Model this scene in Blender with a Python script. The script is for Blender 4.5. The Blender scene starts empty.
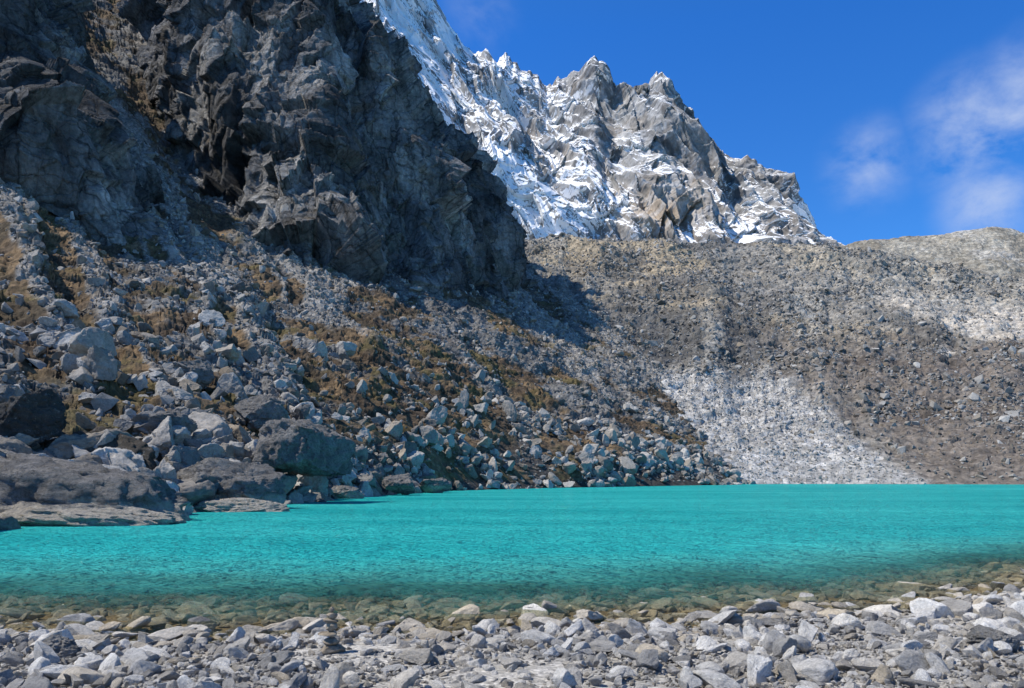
import bpy, bmesh, math, time
import numpy as np
from mathutils import Vector, Matrix, Euler
T0=time.time()
rng=np.random.default_rng(11)
F=768.0; H=2.2
SUN_B=math.radians(-95); SUN_E=math.radians(55)
sc=bpy.context.scene

# ---------------------------------------------------------------- noise
def hsh(ix,iy,iz,seed):
    h=(ix.astype(np.int64)*73856093)^(iy.astype(np.int64)*19349663)^(iz.astype(np.int64)*83492791)^(seed*265443576+977)
    h&=0xffffffff
    h^=h>>16; h=(h*0x45d9f3b)&0xffffffff; h^=h>>16; h=(h*0x45d9f3b)&0xffffffff; h^=h>>16
    return h.astype(np.float64)/4294967296.0
def vn(p,seed=0):
    f=np.floor(p); i=f.astype(np.int64); t=p-f; t=t*t*t*(t*(t*6-15)+10)
    r=0
    for a in (0,1):
        wa=t[...,0] if a else 1-t[...,0]
        for b in (0,1):
            wb=t[...,1] if b else 1-t[...,1]
            for c in (0,1):
                wc=t[...,2] if c else 1-t[...,2]
                r=r+wa*wb*wc*hsh(i[...,0]+a,i[...,1]+b,i[...,2]+c,seed)
    return r*2-1
def fbm(p,o=4,seed=0,g=.5,l=2.03):
    r=0;a=1;s=0
    for k in range(o):
        r=r+a*vn(p,seed+k*7); s+=a; a*=g; p=p*l+3.17
    return r/s
def ridged(p,o=4,seed=0,g=.5,l=2.1):
    r=0;a=1;s=0
    for k in range(o):
        r=r+a*(1-2*np.abs(vn(p,seed+k*5))); s+=a; a*=g; p=p*l+1.7
    return r/s
def facet(p,seed=0,tilt=.8):
    b=np.floor(p-.5).astype(np.int64)
    best=np.full(p.shape[:-1],9.); val=np.zeros(p.shape[:-1])
    for a in (0,1):
        for c in (0,1):
            for d in (0,1):
                ix=b[...,0]+a; iy=b[...,1]+c; iz=b[...,2]+d
                fx=ix+.5+.7*(hsh(ix,iy,iz,seed)-.5); fy=iy+.5+.7*(hsh(ix,iy,iz,seed+1)-.5); fz=iz+.5+.7*(hsh(ix,iy,iz,seed+2)-.5)
                dx=p[...,0]-fx; dy=p[...,1]-fy; dz=p[...,2]-fz
                dd=dx*dx+dy*dy+dz*dz
                r=hsh(ix,iy,iz,seed+3)-.5
                v=r+tilt*(dx*(hsh(ix,iy,iz,seed+4)-.5)*2+dy*(hsh(ix,iy,iz,seed+5)-.5)*2+dz*(hsh(ix,iy,iz,seed+6)-.5)*2)
                m=dd<best
                best=np.where(m,dd,best); val=np.where(m,v,val)
    return val
def sm(x,a,b):
    t=np.clip((x-a)/(b-a),0,1); return t*t*(3-2*t)
def mixc(a,b,t): return a*(1-t[...,None])+np.array(b)*t[...,None]

# ---------------------------------------------------------------- sheets
def S(u,v,y): return ((u-512)/F*y, y, H+(475-v)/F*y)      # bearing / elevation / forward distance -> world
def cr(C,n):
    m=C.shape[0]; t=np.linspace(0,m-1-1e-9,n); i=t.astype(int); f=(t-i).reshape(-1,*([1]*(C.ndim-1)))
    g=lambda k:C[np.clip(i+k,0,m-1)]
    p0,p1,p2,p3=g(-1),g(0),g(1),g(2)
    return .5*((2*p1)+(-p0+p2)*f+(2*p0-5*p1+4*p2-p3)*f*f+(-p0+3*p1-3*p2+p3)*f**3)
def loft(cols,nr,nc):
    C=np.array(cols,dtype=float)
    G=cr(C,nc)
    G=cr(np.swapaxes(G,0,1),nr)
    return G
def normals(G):
    du=np.gradient(G,axis=1); dv=np.gradient(G,axis=0)
    n=np.cross(du,dv); n/= (np.linalg.norm(n,axis=-1,keepdims=True)+1e-9)
    return n
def mkmesh(name,G,mat,col=None,attrs=None,smooth=True,flip=False):
    nr,nc=G.shape[:2]
    me=bpy.data.meshes.new(name)
    me.vertices.add(nr*nc); me.vertices.foreach_set("co",G.reshape(-1).astype(np.float32))
    idx=np.arange(nr*nc).reshape(nr,nc)
    q=np.stack([idx[:-1,:-1],idx[:-1,1:],idx[1:,1:],idx[1:,:-1]],-1).reshape(-1,4)
    if flip: q=q[:,::-1]
    nf=len(q)
    me.loops.add(nf*4); me.loops.foreach_set("vertex_index",q.reshape(-1).astype(np.int32))
    me.polygons.add(nf); me.polygons.foreach_set("loop_start",np.arange(nf,dtype=np.int32)*4)
    me.polygons.foreach_set("loop_total",np.full(nf,4,dtype=np.int32))
    me.update(calc_edges=True)
    me.polygons.foreach_set("use_smooth",np.full(nf,smooth,dtype=bool))
    if col is not None:
        a=me.attributes.new("Col","FLOAT_COLOR","POINT")
        c=np.concatenate([col.reshape(-1,3),np.ones((nr*nc,1))],1)
        a.data.foreach_set("color",c.reshape(-1).astype(np.float32))
    for k,v in (attrs or {}).items():
        a=me.attributes.new(k,"FLOAT","POINT"); a.data.foreach_set("value",v.reshape(-1).astype(np.float32))
    me.materials.append(mat)
    ob=bpy.data.objects.new(name,me); sc.collection.objects.link(ob)
    return ob

# ---------------------------------------------------------------- material helpers
class NT:
    def __init__(s,name):
        s.m=bpy.data.materials.new(name); s.m.use_nodes=True; s.t=s.m.node_tree; s.t.nodes.clear()
        s.out=s.t.nodes.new("ShaderNodeOutputMaterial")
    def n(s,ty,**kw):
        x=s.t.nodes.new(ty)
        for k,v in kw.items(): setattr(x,k,v)
        return x
    def l(s,a,b): s.t.links.new(a,b)
    def attr(s,name,ty='GEOMETRY'):
        x=s.n("ShaderNodeAttribute",attribute_name=name); x.attribute_type=ty; return x
    def noise(s,vec,scale,det=4,rough=.55,dist=0):
        x=s.n("ShaderNodeTexNoise"); x.inputs["Scale"].default_value=scale; x.inputs["Detail"].default_value=det
        x.inputs["Roughness"].default_value=rough; x.inputs["Distortion"].default_value=dist
        if vec: s.l(vec,x.inputs["Vector"])
        return x.outputs["Fac"]
    def vor(s,vec,scale,feat='F1',out="Distance"):
        x=s.n("ShaderNodeTexVoronoi",feature=feat); x.inputs["Scale"].default_value=scale
        if vec: s.l(vec,x.inputs["Vector"])
        return x.outputs[out]
    def mr(s,v,a,b,c,d):
        x=s.n("ShaderNodeMapRange"); s.l(v,x.inputs[0])
        for i,k in enumerate((a,b,c,d)): x.inputs[i+1].default_value=k
        return x.outputs[0]
    def math(s,op,a,b=None):
        x=s.n("ShaderNodeMath",operation=op)
        for i,k in enumerate((a,b)):
            if k is None: continue
            if isinstance(k,(int,float)): x.inputs[i].default_value=k
            else: s.l(k,x.inputs[i])
        return x.outputs[0]
    def mix(s,f,a,b,bt='MIX'):
        x=s.n("ShaderNodeMix",data_type='RGBA',blend_type=bt)
        for sock,k in ((x.inputs[0],f),(x.inputs[6],a),(x.inputs[7],b)):
            if isinstance(k,(int,float)): sock.default_value=k
            elif isinstance(k,tuple): sock.default_value=(*k,1)
            else: s.l(k,sock)
        return x.outputs[2]
    def mapp(s,p,scale,rot=(0,0,0)):
        x=s.n("ShaderNodeMapping"); x.inputs["Scale"].default_value=scale; x.inputs["Rotation"].default_value=rot; s.l(p,x.inputs[0]); return x.outputs[0]
    def bump(s,h,dist,st=1,nrm=None):
        x=s.n("ShaderNodeBump"); x.inputs["Strength"].default_value=st; x.inputs["Distance"].default_value=dist
        s.l(h,x.inputs["Height"])
        if nrm: s.l(nrm,x.inputs["Normal"])
        return x.outputs[0]
    def val(s,c,v):
        x=s.n("ShaderNodeVectorMath",operation='SCALE'); s.l(c,x.inputs[0]); s.l(v,x.inputs["Scale"]); return x.outputs[0]
    def fin(s,col,nrm=None,rough=.9,spec=.2):
        b=s.n("ShaderNodeBsdfPrincipled"); b.inputs["Specular IOR Level"].default_value=spec
        if isinstance(rough,float): b.inputs["Roughness"].default_value=rough
        else: s.l(rough,b.inputs["Roughness"])
        s.l(col,b.inputs["Base Color"])
        if nrm: s.l(nrm,b.inputs["Normal"])
        s.l(b.outputs[0],s.out.inputs[0]); return s.m

def terrain_mat(name,u,bd):
    M=NT(name); p=M.n("ShaderNodeTexCoord").outputs["Object"]; c=M.attr("Col").outputs["Color"]
    a=M.noise(p,1/(u*14),5,.6); b=M.noise(p,1/(u*2),5,.7); v=M.vor(p,1/(u*1.6),out="Color")
    sep=M.n("ShaderNodeSeparateColor"); M.l(v,sep.inputs[0])
    k=M.math('MULTIPLY',M.mr(a,.3,.7,.72,1.28),M.mr(b,.3,.7,.55,1.4))
    k=M.math('MULTIPLY',k,M.mr(sep.outputs[0],0,1,.7,1.3))
    h1=M.vor(p,1/(u*3)); h2=M.noise(p,1/(u*2.5),7,.72)
    hh=M.math('ADD',M.math('MULTIPLY',h1,.6),h2)
    return M.fin(M.val(c,k),M.bump(hh,bd,1),.92,.15)
def cliff_mat(name):
    M=NT(name); p=M.n("ShaderNodeTexCoord").outputs["Object"]; c=M.attr("Col").outputs["Color"]
    wp=M.n("ShaderNodeVectorMath",operation='ADD'); M.l(p,wp.inputs[0])
    nz=M.n("ShaderNodeTexNoise"); nz.inputs["Scale"].default_value=.15; nz.inputs["Detail"].default_value=5; M.l(p,nz.inputs["Vector"])
    sv=M.n("ShaderNodeVectorMath",operation='SCALE'); M.l(nz.outputs["Color"],sv.inputs[0]); sv.inputs["Scale"].default_value=9; M.l(sv.outputs[0],wp.inputs[1])
    q=M.mapp(wp.outputs[0],(1,1,.3),(0,.3,.2)); q2=M.mapp(wp.outputs[0],(.5,.5,1.3),(.2,-.5,0))
    e1=M.vor(q,.12,'DISTANCE_TO_EDGE'); e3=M.vor(q2,.2,'DISTANCE_TO_EDGE')
    k=M.math('MULTIPLY',M.mr(e1,0,.05,.42,1),M.mr(e3,0,.035,.55,1))
    a=M.noise(p,.08,5,.6); b=M.noise(p,.9,6,.75); st=M.noise(M.mapp(p,(1,1,.14),(0,.2,0)),.22,5,.7)
    k=M.math('MULTIPLY',k,M.math('MULTIPLY',M.mr(a,.3,.7,.6,1.4),M.mr(b,.3,.7,.55,1.45)))
    k=M.math('MULTIPLY',k,M.mr(st,.35,.65,.6,1.4))
    h=M.math('ADD',M.math('MULTIPLY',M.mr(e1,0,.1,0,1),.3),M.math('MULTIPLY',M.noise(q,.35,8,.7),1.8))
    h=M.math('ADD',h,M.math('MULTIPLY',M.mr(e3,0,.08,0,1),.2))
    return M.fin(M.val(c,k),M.bump(h,1.3,1),.92,.15)

def stone_mat(name,dark,light,warm,u,bd):
    M=NT(name); tc=M.n("ShaderNodeTexCoord"); p=tc.outputs["Object"]
    t=M.attr("tint",'INSTANCER').outputs["Fac"]; w=M.attr("warm",'INSTANCER').outputs["Fac"]
    off=M.n("ShaderNodeVectorMath",operation='ADD'); M.l(p,off.inputs[0])
    cb=M.n("ShaderNodeCombineXYZ"); M.l(M.math('MULTIPLY',t,37.),cb.inputs[0]); M.l(M.math('MULTIPLY',w,53.),cb.inputs[1]); M.l(cb.outputs[0],off.inputs[1])
    q=off.outputs[0]
    c=M.mix(t,dark,light); c=M.mix(w,c,warm)
    k=M.math('MULTIPLY',M.mr(M.noise(q,1.2*u,4,.6),.3,.7,.75,1.22),M.mr(M.noise(q,9*u,5,.75),.3,.7,.65,1.3))
    lich=M.mr(M.noise(q,4*u,6,.8),.58,.66,0,.5)
    c=M.mix(lich,M.val(c,k),(.07,.07,.06))
    return M.fin(c,M.bump(M.noise(q,3*u,8,.75),bd,1),.88,.25)

m_scree=terrain_mat("hillside_ground",.4,.5)
m_cliff=cliff_mat("cliff_rock")
m_mor=terrain_mat("moraine_ground",.9,.9)
m_far=terrain_mat("far_ridge_ground",2.,2.)
m_bould=stone_mat("granite_boulder",(.10,.096,.09),(.49,.475,.445),(.25,.19,.12),1.,.18)
m_beach=stone_mat("shore_stone",(.20,.193,.182),(.80,.77,.71),(.54,.46,.34),1.,.06)

# ---------------------------------------------------------------- left hillside
def col(pts,sh=(5,-4,-3.5)):
    r=[S(*q) for q in pts]; b=r[0]; return [(b[0]+sh[0],b[1]+sh[1],b[2]+sh[2])]+r
cols=[
 col([(-420,565,19),(-420,430,40),(-420,280,80),(-420,130,130),(-420,0,180),(-420,-60,230)]),
 col([(-200,543,25),(-200,420,45),(-200,280,88),(-200,150,140),(-200,40,200),(-200,-40,260)]),
 col([(0,525,34),(0,430,52),(0,300,90),(0,190,145),(0,100,210),(0,0,280)]),
 col([(90,520,38),(90,430,58),(85,315,100),(75,215,165),(50,100,230),(30,-20,300)]),
 col([(180,512,46),(180,430,66),(170,325,110),(155,225,180),(120,110,250),(70,-20,330)]),
 col([(265,505,56),(262,430,78),(250,335,120),(228,245,190),(180,140,265),(120,-20,360)]),
 col([(345,498,74),(340,430,92),(335,345,135),(318,285,195),(300,200,270),(260,80,350)]),
 col([(420,492,99),(425,430,115),(420,355,155),(400,290,215),(395,240,280),(390,190,340)]),
 col([(505,489,120),(510,435,142),(505,375,180),(480,310,240),(470,280,290),(470,240,350)]),
 col([(600,487,141),(610,452,156),(590,405,195),(550,330,275),(522,283,370),(515,262,440)]),
 col([(712,485,169),(708,455,196),(670,405,232),(605,330,313),(545,280,420),(525,258,480)])]
cols.append([(x+30,y,z-20) for x,y,z in cols[-1]])
G=loft(cols,760,1150); N=normals(G)
if N[...,2].mean()<0: N=-N
R,Cc=np.meshgrid(np.linspace(0,6,760),np.linspace(0,11,1150),indexing='ij')
amp=.35+sm(R,1,3)*.65
cw=Cc+.30*fbm(G/28,3,95)
chute=fbm(np.stack([cw*2.3+R*1.1,R*.35-Cc*.1,Cc*0],-1),5,91,.55)
d=amp*(2.4*fbm(G/22,4,3)+1.3*ridged(G/9,3,5)+.7*facet(G/3.2,8)+.4*facet(G/1.2,9))+chute*2.6*sm(R,1.6,3)
G1=G+N*d[...,None]*sm(R,.2,1.6)[...,None]
grass=sm(fbm(G/16,4,21)+.35*fbm(G/3,4,22)-.25*chute+.13*sm(Cc,6,3),-.07,.14)*sm(R,1.35,2.1)
grass=np.maximum(grass,.9*sm(fbm(G/9,3,31)+.4*fbm(G/2,3,32),-.03,.17)*sm(R,1.05,1.25)*(1-sm(R,1.7,2.1))*sm(Cc,6.3,7.2))
grass=np.clip(grass*(1-.85*sm(chute,.12,.3)),0,1)
c=np.zeros(G.shape)+np.array([.19,.185,.175])
c=mixc(c,(.10,.095,.09),sm(fbm(G/10,3,41),-.1,.3)*.7)
c=mixc(c,(.07,.065,.06),(1-sm(R,1.5,2.6))*.85)  # dark tone painted in as shade in the gaps between lower boulders
c=mixc(c,(.33,.31,.28),sm(chute,.04,.25)*sm(R,2,3)*.85)
gc=mixc(np.zeros(G.shape)+np.array([.195,.135,.078]),(.13,.105,.05),sm(fbm(G/5,3,51),-.1,.3))
gc=mixc(gc,(.085,.064,.046),sm(fbm(G/7,4,53)+.15*sm(R,2,3),-.02,.22)*.8)
c=c*(1-grass[...,None])+gc*grass[...,None]
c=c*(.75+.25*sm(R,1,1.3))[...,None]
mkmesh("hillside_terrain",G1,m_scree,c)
HG,HGR,HCC,Hgrass,Hch=G1,R,Cc,grass,chute

# ---------------------------------------------------------------- cliffs
def cliff(name,cols,nr,nc,seed,big=1.):
    C=[[S(*q) for q in cc] for cc in cols]
    G=loft(C,nr,nc); N=normals(G)
    f=(N*np.array([.3,-1,.4])).sum(-1).mean()
    if f<0: N=-N
    W=G+np.stack([fbm(G/30,3,seed+1),fbm(G/30,3,seed+2),fbm(G/30,3,seed+3)],-1)*4
    q=W*np.array([1,1,.34])@np.array([[1,0,.25],[0,1,0],[-.25,0,1]])
    q2=W*np.array([.8,.8,.6])
    d=big*(6*ridged(q/48,2,seed)+11*facet(q/32,seed+11,1.3)+6*facet(q/14,seed+21,1.4)+2.8*facet(q2/6,seed+31,1.3)+.9*facet(q2/2.4,seed+41,1.2)+.5*ridged(W/5,4,seed+5)-3)
    t=np.linspace(0,1,nr)[:,None]; s=np.linspace(0,1,nc)[None]
    G2=G+N*(d*(.35+.65*sm(t,0,.15)))[...,None]
    n2=normals(G2); n2=np.where((n2*N).sum(-1,keepdims=True)<0,-n2,n2)
    c=np.zeros(G.shape)+np.array([.18,.176,.172])
    c=mixc(c,(.40,.385,.36),sm(facet(q/14,seed+71),-.02,.6)*.75)
    c=mixc(c,(.07,.069,.07),sm(fbm(W/18*np.array([1,1,.3]),4,seed+61),-.1,.25)*.85)
    led=sm(n2[...,2],.66,.85)
    c=mixc(c,(.16,.12,.07),led*sm(fbm(G/9,3,seed+81),-.1,.25)*.8)
    mkmesh(name,G2,m_cliff,c)
cliff("cliff",[
 [(150,110,285),(140,60,290),(130,0,305),(120,-80,330),(120,-80,420)],
 [(195,190,235),(185,110,262),(165,20,290),(150,-90,320),(150,-90,420)],
 [(255,265,200),(245,170,222),(220,60,250),(200,-90,300),(200,-90,400)],
 [(305,305,190),(298,210,208),(280,90,240),(260,-90,290),(260,-90,400)],
 [(345,312,196),(342,220,212),(325,90,240),(310,-90,285),(300,-90,390)],
 [(385,290,222),(380,215,232),(360,100,255),(340,-60,290),(330,-60,390)],
 [(425,300,226),(412,215,238),(390,110,258),(356,5,290),(346,5,380)],
 [(460,312,240),(446,240,248),(420,150,268),(384,65,300),(374,65,380)],
 [(490,305,265),(480,245,275),(458,180,292),(430,125,318),(418,125,390)],
 [(512,292,310),(506,255,318),(498,215,330),(486,183,350),(462,183,410)],
 [(520,290,370),(517,265,375),(511,240,380),(505,222,390),(486,222,430)],
 [(506,285,430),(501,265,430),(496,245,430),(490,230,430),(476,230,450)]],820,980,100,.72)
cliff("cliff",[
 [(-420,170,125),(-420,80,135),(-420,-40,150),(-420,-120,175),(-420,-120,240)],
 [(-150,200,130),(-150,110,138),(-150,0,155),(-150,-110,180),(-150,-110,250)],
 [(0,200,146),(0,120,150),(0,30,168),(0,-70,190),(0,-70,260)],
 [(55,215,150),(50,140,153),(35,60,172),(25,-20,195),(20,-20,260)],
 [(105,245,152),(98,180,157),(85,100,178),(55,10,205),(40,10,270)],
 [(140,262,156),(135,205,165),(122,150,185),(85,70,213),(60,60,280)],
 [(165,262,168),(160,225,176),(145,180,200),(115,115,230),(85,100,290)],
 [(165,250,195),(155,215,205),(140,170,230),(110,120,250),(90,110,300)]],560,700,300,.6)

# ---------------------------------------------------------------- moraine
us=[430,520,600,700,800,900,1024,1200,1450]
top=[(252,500),(248,503),(243,510),(246,505),(252,500),(262,490),(282,470),(300,450),(310,430)]
shY=[170,172,175,180,188,186,178,165,140]
cols=[]
for u,(tv,ty),sy in zip(us,top,shY):
    x0=(u-512)/F*sy
    cc=[(x0,sy-8,-4),(x0,sy,0)]
    for f in (.12,.3,.52,.78):
        y=sy+(ty-sy)*f; zt=H+(475-tv)/F*ty; z=zt*(f**1.03)
        cc.append(((u-512)/F*y,y,z))
    cc.append(S(u,tv,ty)); t=S(u,tv,ty); cc.append((t[0]*1.15,t[1]+110,t[2]-25))
    cols.append(cc)
G=loft(cols,620,1100); N=normals(G)
if N[...,2].mean()<0: N=-N
R,Cc=np.meshgrid(np.linspace(0,7,620),np.linspace(0,8,1100),indexing='ij')
gul=fbm(np.stack([Cc*2.6+.3*fbm(G/40,3,250),R*.25,0*R],-1),4,251,.55)
d=5*fbm(G/60,3,203)+3.2*ridged(G/28,3,205)*sm(R,2,4)+1.0*facet(G/6,208)+.6*facet(G/2.4,209)+.8*ridged(G/6,3,210)+4*gul*sm(R,1.5,3)
d=d*sm(R,.8,2.2)
G2=G+N*d[...,None]
X,Y,Z=G[...,0],G[...,1],G[...,2]
wob=fbm(G/25,5,220,.6)
ax=(768-512)/F*265
edge=np.minimum(X-(41-(Z)*.10),ax+7+(44-Z)*.10-X)+wob*11
fan=sm(edge,-2,4)*(1-sm(Z+wob*24,34,46))*sm(Z,-1,.5)
c=np.zeros(G.shape)+np.array([.265,.25,.225])
c=mixc(c,(.39,.32,.22),sm(fbm(G/45,4,230)+.3*sm(X,140,20)*sm(Z,60,110),-.05,.3)*sm(Z,40,80)*.8)
c=mixc(c,(.13,.127,.123),sm(fbm(G*np.array([1,1,2])/30,4,231)-.4*gul,.0,.3)*.7)
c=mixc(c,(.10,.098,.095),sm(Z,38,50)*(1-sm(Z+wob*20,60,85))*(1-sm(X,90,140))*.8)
c=mixc(c,(.38,.36,.32),sm(gul,.12,.35)*.6*sm(R,2,3))
c=mixc(c,(.42,.385,.32),sm(X,120,190)*sm(Z+wob*20,60,90)*.5)
red=sm(X+wob*30,78,112)*(1-sm(Z+wob*35,35,70))
c=mixc(c,(.15,.115,.09),red*.6)
sand=sm(X+wob*45,172,200)*sm(Z+wob*16,48,60)*(1-sm(Z+wob*12,86,104))
c=mixc(c,(.54,.49,.42),sand*.85)
c=mixc(c,(.47,.455,.43),fan*.97)
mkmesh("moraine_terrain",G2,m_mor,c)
MG,MR,Mfan,Mred,Msand=G2,R,fan,red,sand

# ---------------------------------------------------------------- far right ridge
cu=[700,780,820,860,900,950,1000,1030,1100,1250,1500]
cv=[275,262,250,241,238,235,229,235,226,240,225]
ud=np.linspace(700,1500,900); cvd=np.interp(ud,cu,cv); cvd=np.convolve(np.pad(cvd,12,'edge'),np.ones(25)/25,'valid')
t=np.linspace(0,1.4,320)[:,None]
yy=560+(900-560)*t+0*ud[None]
zc=H+(475-cvd)/F*900
zz=np.where(t<=1,30+(zc-30)*t**1.1,zc-(t-1)*220)
G=np.stack([(ud[None]-512)/F*yy,yy,zz],-1)
d=9*fbm(G/90,3,403)+6*ridged(G/50,4,405)+2.5*facet(G/12,408)
G2=G.copy(); G2[...,2]+=d*np.where(t<1,.35+.65*sm(t,.0,.6)*(1-.7*sm(t,.7,1)),.4)
c=np.zeros(G.shape)+np.array([.38,.345,.28])
c=mixc(c,(.24,.205,.155),sm(fbm(G/50,4,420),-.05,.25)*.6)
c=mixc(c,(.50,.47,.42),sm(fbm(G/35,4,424),.1,.3)*.6)
mkmesh("ridge_terrain",G2,m_far,c)

# ---------------------------------------------------------------- snow mountain
pk=[(240,-160),(300,-150),(360,-110),(400,-70),(432,-4),(446,18),(456,36),(464,46),(474,53),(486,49),(496,61),(506,55),(513,60),(520,68),(530,70),(538,78),(546,90),(552,86),(558,76),(566,78),(572,72),(578,72),(584,67),(598,68),(604,80),(610,102),(618,95),(628,82),(634,94),(642,94),(650,79),(656,74),(664,85),(675,98),(688,111),(700,128),(710,141),(722,155),(732,162),(740,160),(748,168),(758,178),(772,180),(786,199),(796,205),(806,218),(812,236),(826,248),(845,262),(960,320)]
nc,nr=1200,740
ud=np.linspace(240,960,nc); cvd=np.interp(ud,[a for a,b in pk],[b for a,b in pk])+4
uj=np.stack([ud/12,0*ud,0*ud],-1)
cvd=cvd-3.5*np.abs(vn(uj,577))**.8*sm(ud,430,470)+1.2*vn(uj*3.7,578)
t=np.concatenate([np.linspace(0,1,580),1+np.linspace(.01,.8,160)])[:,None]
ycr=1750+0*ud
base=1180.
yy=np.where(t<=1,base+(ycr-base)*t**1.15,ycr+(t-1)*500)+0*ud[None]
cvs=np.convolve(np.pad(cvd,20,'edge'),np.ones(41)/41,'valid')
wc=sm(t,.70,1.)
cve=cvs[None]*(1-wc)+cvd[None]*wc
zc=H+(475-cve)/F*ycr; zb=H+(475-300)/F*base
zz=np.where(t<=1,zb+(zc-zb)*t,zc-(t-1)*650)
G=np.stack([(ud[None]-512)/F*yy,yy,zz],-1)
W=G+np.stack([fbm(G/160,3,501),fbm(G/160,3,502),fbm(G/160,3,503)],-1)*40
sh=W.copy(); sh[...,0]+=W[...,2]*.42; sh[...,2]*=.22; sh[...,1]*=.25
r1=ridged(sh/150,4,510,.5)
r2=ridged(sh/52,4,520,.5)
d=95*r1+38*r2+14*facet(W*np.array([1,.6,.3])/60,530,1.2)+5*facet(W*np.array([1,.7,.4])/22,531,1.1)+1.2*facet(W/9,532,1.)
near=sm(np.abs(t-1),0,.12)
G2=G.copy()
G2[...,1]-=d*(.25+.75*near)*sm(t,0,.2)
G2[...,2]+=(3*r2+(5*facet(W/22,540)+2.*facet(W/9,541))*(1-.85*sm(np.abs(t-1),0,.08)))+14*r1*near
n2=normals(G2); n2=np.where(n2[...,2:3]<0,-n2,n2)
uu=ud[None]+0*t
bias=.14+.19*sm(uu,580,440)-.17*sm(uu,540,600)*sm(zz,470,640)+.19*sm(zz,640,420)*sm(uu,720,560)
patch=np.exp(-(((uu-655)/45)**2+((475-(zz-H)/yy*F-225)/24)**2))
sn=n2[...,2]*.7-.0045*(r1*40+r2*35)+.32*fbm(sh/26,4,550,.5)+.16*fbm(W/50,4,552)+.06*fbm(W/9,3,551)+bias-.45*patch
snow=sm(sn,.35,.43)
c=np.zeros(G.shape)+np.array([.29,.282,.27])
c=mixc(c,(.105,.104,.106),sm(facet(W*np.array([1,1,.5])/35,560)+fbm(sh/12,4,565)*.8,-.3,.4)*.8)
c=mixc(c,(.38,.29,.20),patch*.8+.2*sm(fbm(G/70,3,561),.1,.4))
c=mixc(c,(.62,.63,.65),.30*sm(fbm(W/14,4,571)+.3*n2[...,2],.12,.35))
M=NT("snowy_mountain_rock"); p=M.n("ShaderNodeTexCoord").outputs["Object"]; cc=M.attr("Col").outputs["Color"]; sa=M.attr("snow").outputs["Fac"]
f1=M.noise(p,.12,6,.7); f2=M.noise(p,.035,5,.65)
k=M.math('MULTIPLY',M.mr(f1,.3,.7,.6,1.4),M.mr(f2,.3,.7,.75,1.25))
s2=M.mr(M.math('ADD',sa,M.mr(f1,.3,.7,-.40,.40)),.33,.67,.03,1)
colr=M.mix(s2,M.val(cc,k),(.90,.90,.91))
m_snow=M.fin(colr,M.bump(M.noise(p,.06,7,.6),3.5,.6),.85,.2)
mkmesh("snow_mountain",G2,m_snow,c,{"snow":snow})
print("terrain",time.time()-T0)

# ---------------------------------------------------------------- beach + lake bed
def ys(x):
    return 10.3+.28*np.clip(x-1,0,40)**1.2+.35*np.sin(x*.55+1)+.2*np.sin(x*1.7)+.02*np.clip(-x-5,0,50)
xs=np.sinh(np.linspace(-6.2,6.2,620))*5.5; 
yv=np.concatenate([-np.geomspace(300,1,40),np.linspace(0,22,420),22+np.geomspace(.2,2500,120)])
XX,YY=np.meshgrid(xs,yv)
dd=ys(XX)-YY
Q=np.stack([XX,YY,0*XX],-1)
z=np.where(dd>0,.5*(1-np.exp(-dd*.13))+.012*np.clip(dd,0,200),np.maximum(.08*dd,-5))
z=z+.05*fbm(Q/1.6,4,601)+.02*fbm(Q/.3,3,602)
G=np.stack([XX,YY,z],-1)
wet=sm(z,.08,.0)
c=np.zeros(G.shape)+np.array([.46,.435,.39])
c=mixc(c,(.28,.22,.145),wet)
c=mixc(c,(.31,.245,.15),sm(-z,.1,.6)*.7)
m_ground=terrain_mat("gravel_ground",.03,.03)
mkmesh("ground",G,m_ground,c)

# ---------------------------------------------------------------- water
xs=np.sinh(np.linspace(-4.6,5.4,420))*4; yv=np.concatenate([np.linspace(4,30,160),30+np.geomspace(.3,230,160)])
XX,YY=np.meshgrid(xs,yv)
Q=np.stack([XX,YY,0*XX],-1)
dep=YY-ys(XX)+1.1*fbm(Q/np.array([4,1.5,1]),3,701)
G=np.stack([XX,YY,0*XX],-1)
M=NT("lake_water"); p=M.n("ShaderNodeTexCoord").outputs["Object"]; da=M.attr("dep").outputs["Fac"]
fac=M.mr(da,1.6,7.5,.02,1)
big=M.mapp(p,(.03,.12,1))
wv=M.noise(big,1,4,.6)
deepc=M.mix(M.mr(wv,.35,.65,0,1),(.022,.46,.455),(.06,.66,.62))
c=M.mix(M.mr(da,2.0,11,0,1),(.13,.36,.27),deepc)
c=M.mix(M.mr(M.noise(M.mapp(p,(.6,2.6,1),(0,0,.08)),1,5,.7),.38,.62,0,.45),c,(.015,.29,.31))  # ripple light and dark painted into the water colour as streaks
mp=M.mapp(p,(1,1.8,1),(0,0,.25))
wn=M.math('ADD',M.noise(mp,1.3,3,.55,.6),M.math('MULTIPLY',M.noise(mp,4.5,3,.6),.7))
wn=M.math('ADD',wn,M.math('MULTIPLY',M.noise(mp,.35,2,.6),1.6))
b=M.bump(wn,.6,1)
df=M.n("ShaderNodeBsdfDiffuse"); M.l(c,df.inputs[0]); M.l(b,df.inputs["Normal"])
tr=M.n("ShaderNodeBsdfTransparent"); tr.inputs[0].default_value=(.92,.89,.76,1)
m1=M.n("ShaderNodeMixShader"); M.l(fac,m1.inputs[0]); M.l(tr.outputs[0],m1.inputs[1]); M.l(df.outputs[0],m1.inputs[2])
gl=M.n("ShaderNodeBsdfGlossy"); gl.inputs["Roughness"].default_value=.07; M.l(b,gl.inputs["Normal"])
fr=M.n("ShaderNodeFresnel"); fr.inputs[0].default_value=1.33; M.l(b,fr.inputs["Normal"])
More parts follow.
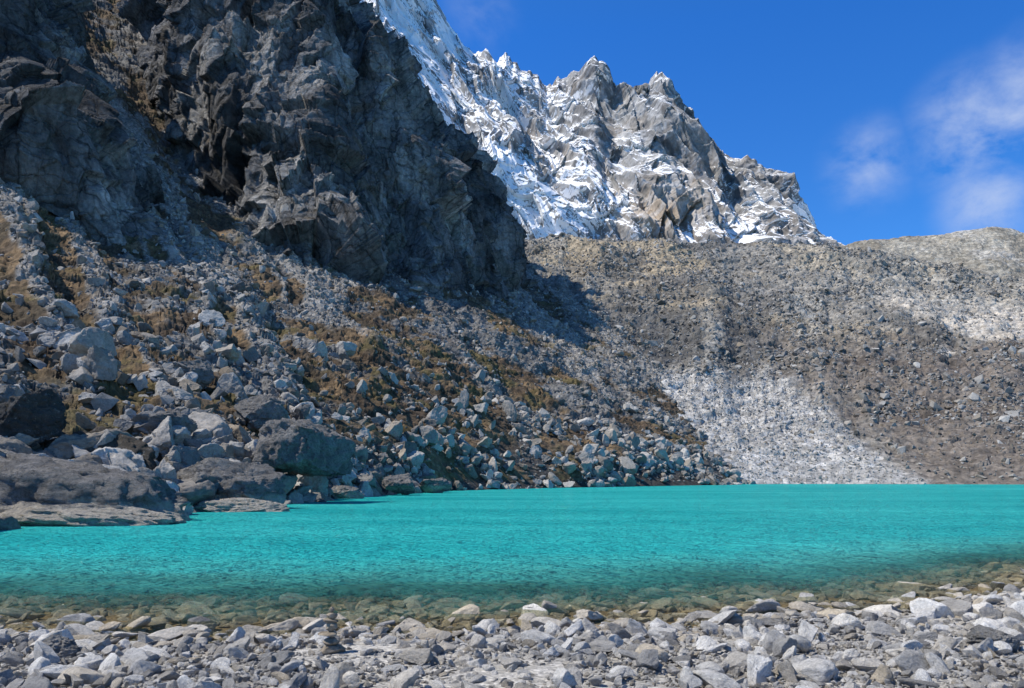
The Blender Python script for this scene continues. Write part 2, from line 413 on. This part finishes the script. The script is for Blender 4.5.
m2=M.n("ShaderNodeMixShader"); M.l(M.math('MULTIPLY',fr.outputs[0],.45),m2.inputs[0]); M.l(m1.outputs[0],m2.inputs[1]); M.l(gl.outputs[0],m2.inputs[2])
M.l(m2.outputs[0],M.out.inputs[0])
mkmesh("lake_water",G,M.m,None,{"dep":dep})

# ---------------------------------------------------------------- stones
def hull_rock(name,seed,mat,bev=.035,nn=(9,15)):
    r=np.random.default_rng(seed); bm=bmesh.new()
    n=r.integers(*nn)
    P=r.normal(size=(n,3)); P/=np.abs(P).max(1,keepdims=True)**.7*np.linalg.norm(P,axis=1,keepdims=True)**.3
    P*=np.array([1,r.uniform(.6,.95),r.uniform(.45,.8)])*r.uniform(.8,1,size=(n,1))
    for q in P: bm.verts.new(q)
    o=bmesh.ops.convex_hull(bm,input=bm.verts)
    bmesh.ops.delete(bm,geom=[g for g in o['geom_interior'] if isinstance(g,bmesh.types.BMVert)],context='VERTS')
    bmesh.ops.bevel(bm,geom=bm.edges[:],offset=bev,segments=1,affect='EDGES',profile=.6,clamp_overlap=True)
    lo=P.min(0); hi=P.max(0)
    for v in bm.verts:
        for k in range(3): v.co[k]=min(max(v.co[k],lo[k]),hi[k])
    me=bpy.data.meshes.new(name); bm.to_mesh(me); bm.free(); me.materials.append(mat)
    return bpy.data.objects.new(name,me)
def clamp_rock(name,seed,mat,sub=3,npl=12,rough=.05,dims=(1,.8,.55),cut=(.55,.85),smooth=True,det=1.):
    r=np.random.default_rng(seed); bm=bmesh.new(); bmesh.ops.create_icosphere(bm,subdivisions=sub,radius=1)
    P=np.array([v.co[:] for v in bm.verts])
    for k in range(npl):
        n=r.normal(size=3); n/=np.linalg.norm(n); d=r.uniform(*cut); e=P@n-d; P=P-np.outer(np.clip(e,0,None),n)*.99
    nn=P/np.linalg.norm(P,axis=1,keepdims=True)
    P=P+nn*(rough*(fbm(P*1.7+seed,3,seed)+.6*facet(P*3.5*det+seed*3.1,seed)+(.35*facet(P*9*det+seed,seed+9) if sub>4 else 0)))[:,None]
    P*=np.array(dims)
    for v,q in zip(bm.verts,P): v.co=q
    for f in bm.faces: f.smooth=smooth
    me=bpy.data.meshes.new(name); bm.to_mesh(me); bm.free(); me.materials.append(mat)
    return bpy.data.objects.new(name,me)
cA=bpy.data.collections.new("angular_rocks"); cB=bpy.data.collections.new("shore_stones_kit"); cC=bpy.data.collections.new("large_rocks")
for i in range(18): cA.objects.link(hull_rock("rock_shape",900+i,m_bould))
for i in range(14): cC.objects.link(clamp_rock("large_shape",1300+i,m_bould,5,9,.10,(1,.82,.7+.03*(i%6)),(.32,.68)))
for i in range(12): cB.objects.link(clamp_rock("stone_shape",950+i,m_beach,4,9+i%6,.07,(1,.8,.6+.03*(i%8)),(.38,.8)))
for i in range(12): cB.objects.link(clamp_rock("stone_shape",980+i,m_beach,4,7,.10,(1,.78,.55+.03*(i%8)),(.28,.7)))

def scatter(name,P,Rt,Sc,tint,warm,coll,nv):
    n=len(P); me=bpy.data.meshes.new(name); me.vertices.add(n); me.vertices.foreach_set("co",P.reshape(-1).astype(np.float32))
    for k,v in (("rot",Rt),("scl",Sc)):
        a=me.attributes.new(k,"FLOAT_VECTOR","POINT"); a.data.foreach_set("vector",v.reshape(-1).astype(np.float32))
    for k,v in (("tint",tint),("warm",warm)):
        a=me.attributes.new(k,"FLOAT","POINT"); a.data.foreach_set("value",v.astype(np.float32))
    a=me.attributes.new("pick","INT","POINT"); a.data.foreach_set("value",rng.integers(0,nv,n).astype(np.int32))
    ob=bpy.data.objects.new(name,me); sc.collection.objects.link(ob)
    g=bpy.data.node_groups.new(name+"_nodes","GeometryNodeTree")
    g.interface.new_socket("Geometry",in_out='INPUT',socket_type='NodeSocketGeometry'); g.interface.new_socket("Geometry",in_out='OUTPUT',socket_type='NodeSocketGeometry')
    gi=g.nodes.new("NodeGroupInput"); go=g.nodes.new("NodeGroupOutput"); ip=g.nodes.new("GeometryNodeInstanceOnPoints"); ci=g.nodes.new("GeometryNodeCollectionInfo")
    ci.inputs["Collection"].default_value=coll; ci.inputs["Separate Children"].default_value=True; ci.inputs["Reset Children"].default_value=True
    ip.inputs["Pick Instance"].default_value=True
    def na(nm,ty):
        x=g.nodes.new("GeometryNodeInputNamedAttribute"); x.data_type=ty; x.inputs["Name"].default_value=nm; return x.outputs[0]
    g.links.new(gi.outputs[0],ip.inputs["Points"]); g.links.new(ci.outputs[0],ip.inputs["Instance"])
    g.links.new(na("rot","FLOAT_VECTOR"),ip.inputs["Rotation"]); g.links.new(na("scl","FLOAT_VECTOR"),ip.inputs["Scale"]); g.links.new(na("pick","INT"),ip.inputs["Instance Index"])
    g.links.new(ip.outputs[0],go.inputs[0])
    md=ob.modifiers.new("scatter","NODES"); md.node_group=g
    return ob
def sample(G,w,n):
    A=np.linalg.norm(np.cross(G[1:,:-1]-G[:-1,:-1],G[:-1,1:]-G[:-1,:-1]),axis=-1)*w[:-1,:-1]
    cs=np.cumsum(A.reshape(-1)); k=np.searchsorted(cs,rng.random(n)*cs[-1]); k=np.clip(k,0,A.size-1)
    i,j=np.divmod(k,A.shape[1]); a=rng.random((n,1)); b=rng.random((n,1))
    return G[i,j]+(G[i+1,j]-G[i,j])*a+(G[i,j+1]-G[i,j])*b,i,j
def rr(n,tilt=.5): return np.stack([rng.normal(0,tilt,n),rng.normal(0,tilt,n),rng.random(n)*6.283],-1)
def lognorm(n,med,s,lo,hi): return np.clip(med*np.exp(rng.normal(0,s,n)),lo,hi)

# hillside boulders
near=1-sm(HGR,1.8,3.2)
clump=sm(fbm(HG/9,3,811),-.25,.25)
w=(1-.9*Hgrass)*(.2+.8*clump)*(.25+near)*sm(HGR,.7,1.0)*(1-.97*sm(HGR,4.3,5.2))
def put(name,n,med,s,lo,hi,ww,G,tb=.5,sink=.15,coll=cA,nv=18,tilt=.7,wp=.25):
    P,i,j=sample(G,ww,n); r=lognorm(n,med,s,lo,hi)
    P[:,2]+=r*(.3-sink)
    Sc=np.stack([r*rng.uniform(.8,1.2,n),r*rng.uniform(.8,1.2,n),r*rng.uniform(.7,1.1,n)],-1)
    tint=np.clip(rng.beta(1.4,1.5,n)+tb-.5,0,1); warm=np.clip(rng.normal(0.08,wp,n),0,1)
    return scatter(name,P,rr(n,tilt),Sc,tint,warm,coll,nv)
dist=HG[...,1]
put("scree_boulders",32000,.27,.6,.11,1.4,w/(dist/60)**1.0,HG,.52)
put("scree_boulders",3200,.92,.45,.4,2.5,w*(.3+clump)*near,HG,.58,0,cC,14)
put("scree_boulders",22000,.25,.55,.11,1.3,(1-.96*Hgrass)*(.3+.7*sm(Hch,-.1,.3))*sm(HGR,1.7,2.5)*(1-.97*sm(HGR,4.4,5.2)),HG,.48)
put("scree_boulders",1800,.7,.5,.35,2.4,(.15+1-Hgrass)*sm(HGR,1.7,2.5)*(1-.97*sm(HGR,4.4,5.2)),HG,.45,.1,cC,14)
# moraine rubble
put("moraine_rubble",60000,.42,.6,.18,2.8,(1-.97*Mfan)*(1-.85*Msand)*sm(MR,.8,1.2)*(1-sm(MR,6,6.4))*(.2+.8*sm(fbm(MG/20,4,821),-.2,.3)),MG,.46)
put("moraine_rubble",10000,.22,.5,.12,1.0,Mfan+.0001,MG,.9)
# beach stones
CX,CY=-2.12,9.0
def beachz(x,y):
    d=ys(x)-y; return np.where(d>0,.5*(1-np.exp(-d*.13))+.012*np.clip(d,0,200),np.maximum(.08*d,-5))
def beach(name,n,med,s,lo,hi,ymin,off,sink,tb,clr=.25):
    x=rng.uniform(-14,18,n); y=ymin+rng.random(n)*(ys(x)+off-ymin)
    k=np.hypot(x-CX,y-CY)>clr; k&=~((np.abs(x-CX*y/CY)<.28)&(y<CY)&(y>CY-.8)&(clr>.3)); x=x[k]; y=y[k]; n=len(x)
    r=lognorm(n,med,s,lo,hi); P=np.stack([x,y,beachz(x,y)+r*sink],-1)
    Sc=np.stack([r*rng.uniform(.8,1.35,n),r*rng.uniform(.75,1.2,n),r*rng.uniform(.55,1.1,n)],-1)
    scatter(name,P,rr(n,.45),Sc,np.clip(rng.beta(1.0,.9,n)+tb,0,1),np.clip(rng.normal(.05,.33,n),0,1),cB,24)
beach("shore_stones",6500,.065,.55,.025,.22,4.,.3,.35,.05,.38)
beach("shore_stones",60000,.024,.45,.010,.07,4.,.6,.3,.08,.1)
beach("shore_stones",450,.15,.35,.10,.34,4.,.2,.25,.12,.6)
# submerged stones
n=6000; x=rng.uniform(-14,22,n); y=ys(x)+rng.random(n)**1.2*8; r=lognorm(n,.10,.5,.04,.36)
P=np.stack([x,y,beachz(x,y)+r*.2],-1)
scatter("submerged_stones",P,rr(n,.25),np.stack([r*1.2,r,r*.7],-1),np.clip(rng.beta(2,2,n)-.1,0,1),np.clip(rng.normal(.4,.3,n),0,1),cB,24)
print("scatter",time.time()-T0)

# ---------------------------------------------------------------- individual boulders
def bould_mat(name,a,b,rim):
    M=NT(name); tc=M.n("ShaderNodeTexCoord"); p=tc.outputs["Object"]; g=M.n("ShaderNodeNewGeometry").outputs["Position"]
    f=M.noise(p,.8,6,.7); f2=M.noise(p,6,7,.8)
    c=M.mix(M.mr(f,.35,.65,0,1),a,b); c=M.mix(M.mr(f2,.48,.6,0,.65),c,(.06,.06,.055))
    c=M.mix(M.mr(M.noise(p,3.,7,.8),.57,.64,0,.6),c,(.38,.365,.34))
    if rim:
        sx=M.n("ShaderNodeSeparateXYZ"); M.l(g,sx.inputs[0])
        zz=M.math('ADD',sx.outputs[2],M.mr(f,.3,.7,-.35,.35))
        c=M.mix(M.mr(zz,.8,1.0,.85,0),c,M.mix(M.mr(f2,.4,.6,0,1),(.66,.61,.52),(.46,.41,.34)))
    hh=M.math('ADD',M.noise(p,1.6,9,.75),M.math('MULTIPLY',M.noise(M.mapp(p,(1,1,4),(.3,.2,0)),.8,5,.6),.5))
    return M.fin(c,M.bump(hh,.7,1),.9,.2)
mb1=bould_mat("boulder_granite",(.17,.163,.155),(.36,.345,.325),True)
mb2=bould_mat("boulder_dark",(.06,.06,.058),(.11,.105,.10),False)
mb3=bould_mat("boulder_brown",(.085,.073,.058),(.15,.125,.10),False)
mb4=bould_mat("pale_stone",(.36,.345,.32),(.60,.57,.52),False)
def big(seed,loc,dims,rz,mat,tilt=(0,0),npl=14,cut=(.5,.85)):
    ob=clamp_rock("boulder",seed,mat,6,npl,.13,dims,cut)
    ob.location=loc; ob.rotation_euler=(tilt[0],tilt[1],rz); sc.collection.objects.link(ob)
big(1,(-22.6,38,.1),(7.2,4.2,3.5),-.15,mb1,(0,.12),8,(.6,.85))
big(21,(-20.5,34.9,-.1),(5.6,2.1,1.15),-.05,mb1,(-.12,.03),6,(.65,.9))
big(22,(-26.5,34.2,-.1),(3.6,1.9,1.25),.1,mb1,(-.1,-.03),6,(.65,.9))
big(2,(-17.8,50,1.1),(4.3,3.2,2.9),.2,mb1,(0,.1),9,(.45,.75))
big(23,(-16.5,46.8,-.1),(3.2,1.5,.85),.1,mb1,(-.1,0),6,(.65,.9))
big(3,(-16.2,61,4.2),(3.8,3.2,3.6),.5,mb1,(.1,-.1),7,(.45,.7))
big(4,(-29.6,46,5.6),(2.5,2.2,2.3),.3,mb2,(0,0),8,(.45,.75))
big(5,(-25.9,58,5.2),(2.4,2,1.8),.9,mb1,(0,0),7,(.4,.7))
big(6,(-25.8,48,3.1),(4.3,3,2.6),-.4,mb3,(.1,.4),8,(.45,.75))
big(7,(-24.8,75,8),(2.8,2.2,2.0),.2,mb1,(0,0),7,(.4,.7))
big(8,(-16.2,72,.3),(2.2,1.2,.9),.1,mb1,(0,0),7,(.5,.8))
big(9,(-12.2,84,1.1),(2.0,1.6,1.4),.6,mb1,(0,0),7,(.4,.7))
big(10,(-9.5,94,.8),(2,1.5,1.2),0,mb1,(0,0),7,(.4,.7))
big(11,(-33,80,13),(2.6,2.,1.8),1.2,mb1,(0,0),7,(.4,.7))
big(12,(-20.5,56,1.2),(2.3,1.6,1.5),.4,mb3)
big(13,(3.75,10.9,.05),(.50,.3,.15),.1,mb4)
big(14,(5.55,8.9,.3),(.36,.28,.2),.7,mb4)
big(15,(-5.3,9.0,.15),(.33,.25,.2),.3,mb4)

# cairn
mc=NT("cairn_stone"); pc=mc.n("ShaderNodeTexCoord").outputs["Object"]
mcs=mc.fin(mc.mix(mc.mr(mc.noise(pc,7,5,.7),.35,.65,0,1),(.13,.105,.075),(.38,.32,.24)),mc.bump(mc.noise(pc,30,6,.7),.01,1))
bm=bmesh.new(); zc=.0
for k,(w_,h_) in enumerate([(.22,.13),(.15,.085),(.18,.06),(.12,.095),(.14,.045),(.09,.07),(.05,.055)]):
    o=clamp_rock("tmp",1200+k,mcs,4,8,.08,(w_,w_*.8,h_),(.5,.85))
    zc+=h_*.76
    o.data.transform(Matrix.Translation((rng.normal(0,.02),rng.normal(0,.01),zc))@Matrix.Rotation(k*1.3,4,'Z')@Matrix.Rotation(rng.normal(0,.06),4,'X')); bm.from_mesh(o.data); zc+=h_*.76
    bpy.data.objects.remove(o)
me=bpy.data.meshes.new("rock_cairn"); bm.to_mesh(me); bm.free(); me.materials.append(mcs)
ob=bpy.data.objects.new("rock_cairn",me); ob.location=(CX,CY,float(beachz(np.array(CX),np.array(CY)))-.02); ob.scale=(.78,.78,.70); sc.collection.objects.link(ob)

# ---------------------------------------------------------------- sky, sun, camera
w=bpy.data.worlds.new("World"); sc.world=w; w.use_nodes=True; t=w.node_tree; t.nodes.clear()
o=t.nodes.new("ShaderNodeOutputWorld"); bg=t.nodes.new("ShaderNodeBackground"); bg.inputs[1].default_value=.12
sk=t.nodes.new("ShaderNodeTexSky"); sk.sky_type='NISHITA'; sk.sun_disc=False; sk.sun_elevation=SUN_E; sk.sun_rotation=SUN_B%(2*math.pi)
sk.altitude=2500; sk.air_density=1.; sk.dust_density=.1; sk.ozone_density=3.
tc=t.nodes.new("ShaderNodeTexCoord")
sx=t.nodes.new("ShaderNodeSeparateXYZ"); t.links.new(tc.outputs["Generated"],sx.inputs[0])
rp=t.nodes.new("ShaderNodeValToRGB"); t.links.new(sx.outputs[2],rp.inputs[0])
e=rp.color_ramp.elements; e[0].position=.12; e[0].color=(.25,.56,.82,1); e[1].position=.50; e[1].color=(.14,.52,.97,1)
e2=e.new(.60); e2.color=(.17,.52,.90,1); e3=e.new(.80); e3.color=(.34,.44,.52,1)  # unseen overhead sky made less blue, added to cut blue light in shadows
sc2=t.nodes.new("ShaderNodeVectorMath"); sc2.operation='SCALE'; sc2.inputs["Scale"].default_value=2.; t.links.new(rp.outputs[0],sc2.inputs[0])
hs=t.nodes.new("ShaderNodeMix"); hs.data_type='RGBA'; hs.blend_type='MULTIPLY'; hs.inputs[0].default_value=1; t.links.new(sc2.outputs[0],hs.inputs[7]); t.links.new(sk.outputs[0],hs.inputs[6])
def wm(op,a,b=None):
    x=t.nodes.new("ShaderNodeMath"); x.operation=op
    for i,k in enumerate((a,b)):
        if k is None: continue
        if isinstance(k,(int,float)): x.inputs[i].default_value=k
        else: t.links.new(k,x.inputs[i])
    return x.outputs[0]
def blob(u,v,r0,r1,amp):
    d=Vector(((u-512)/F,1,(475-v)/F)).normalized()
    x=t.nodes.new("ShaderNodeVectorMath"); x.operation='DISTANCE'; x.inputs[1].default_value=d; t.links.new(tc.outputs["Generated"],x.inputs[0])
    m=t.nodes.new("ShaderNodeMapRange"); m.interpolation_type='SMOOTHSTEP'; t.links.new(x.outputs["Value"],m.inputs[0])
    m.inputs[1].default_value=r0; m.inputs[2].default_value=r1; m.inputs[3].default_value=amp; m.inputs[4].default_value=0
    return m.outputs[0]
mp=t.nodes.new("ShaderNodeMapping"); mp.inputs["Scale"].default_value=(1,1,1.6); mp.inputs["Rotation"].default_value=(0,.4,0); t.links.new(tc.outputs["Generated"],mp.inputs[0])
no=t.nodes.new("ShaderNodeTexNoise"); no.inputs["Scale"].default_value=12; no.inputs["Detail"].default_value=7; no.inputs["Roughness"].default_value=.58; no.inputs["Distortion"].default_value=.2
t.links.new(mp.outputs[0],no.inputs["Vector"])
bl=wm('MAXIMUM',wm('MAXIMUM',blob(975,128,.0,.085,1),blob(868,165,.0,.065,.7)),wm('MAXIMUM',blob(990,202,0,.07,.85),wm('MAXIMUM',blob(480,12,0,.06,.3),blob(1035,100,0,.085,1.1))))
mr=t.nodes.new("ShaderNodeMapRange"); t.links.new(no.outputs["Fac"],mr.inputs[0]); mr.inputs[1].default_value=.36; mr.inputs[2].default_value=.66
cf=wm('MULTIPLY',wm('MULTIPLY',bl,mr.outputs[0]),.8)
mx=t.nodes.new("ShaderNodeMix"); mx.data_type='RGBA'; t.links.new(cf,mx.inputs[0]); t.links.new(hs.outputs[2],mx.inputs[6]); mx.inputs[7].default_value=(4.8,5.6,7.4,1)
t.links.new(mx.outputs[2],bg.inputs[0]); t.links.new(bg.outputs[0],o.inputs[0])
L=bpy.data.lights.new("sun","SUN"); L.energy=5; L.angle=math.radians(.5); L.color=(1,.95,.86)
so=bpy.data.objects.new("sun",L); sc.collection.objects.link(so)
sd=Vector((math.sin(SUN_B)*math.cos(SUN_E),math.cos(SUN_B)*math.cos(SUN_E),math.sin(SUN_E)))
so.rotation_euler=sd.to_track_quat('Z','Y').to_euler()
cd=bpy.data.cameras.new("camera"); co=bpy.data.objects.new("camera",cd); sc.collection.objects.link(co)
cd.sensor_width=36; cd.lens=27; cd.shift_y=131/1024; cd.clip_end=8000; cd.clip_start=.1
co.location=(0,0,H); co.rotation_euler=(math.radians(90),0,0); sc.camera=co
sc.view_settings.view_transform='Standard'; sc.view_settings.look='None'; sc.view_settings.exposure=0
print("done",time.time()-T0)
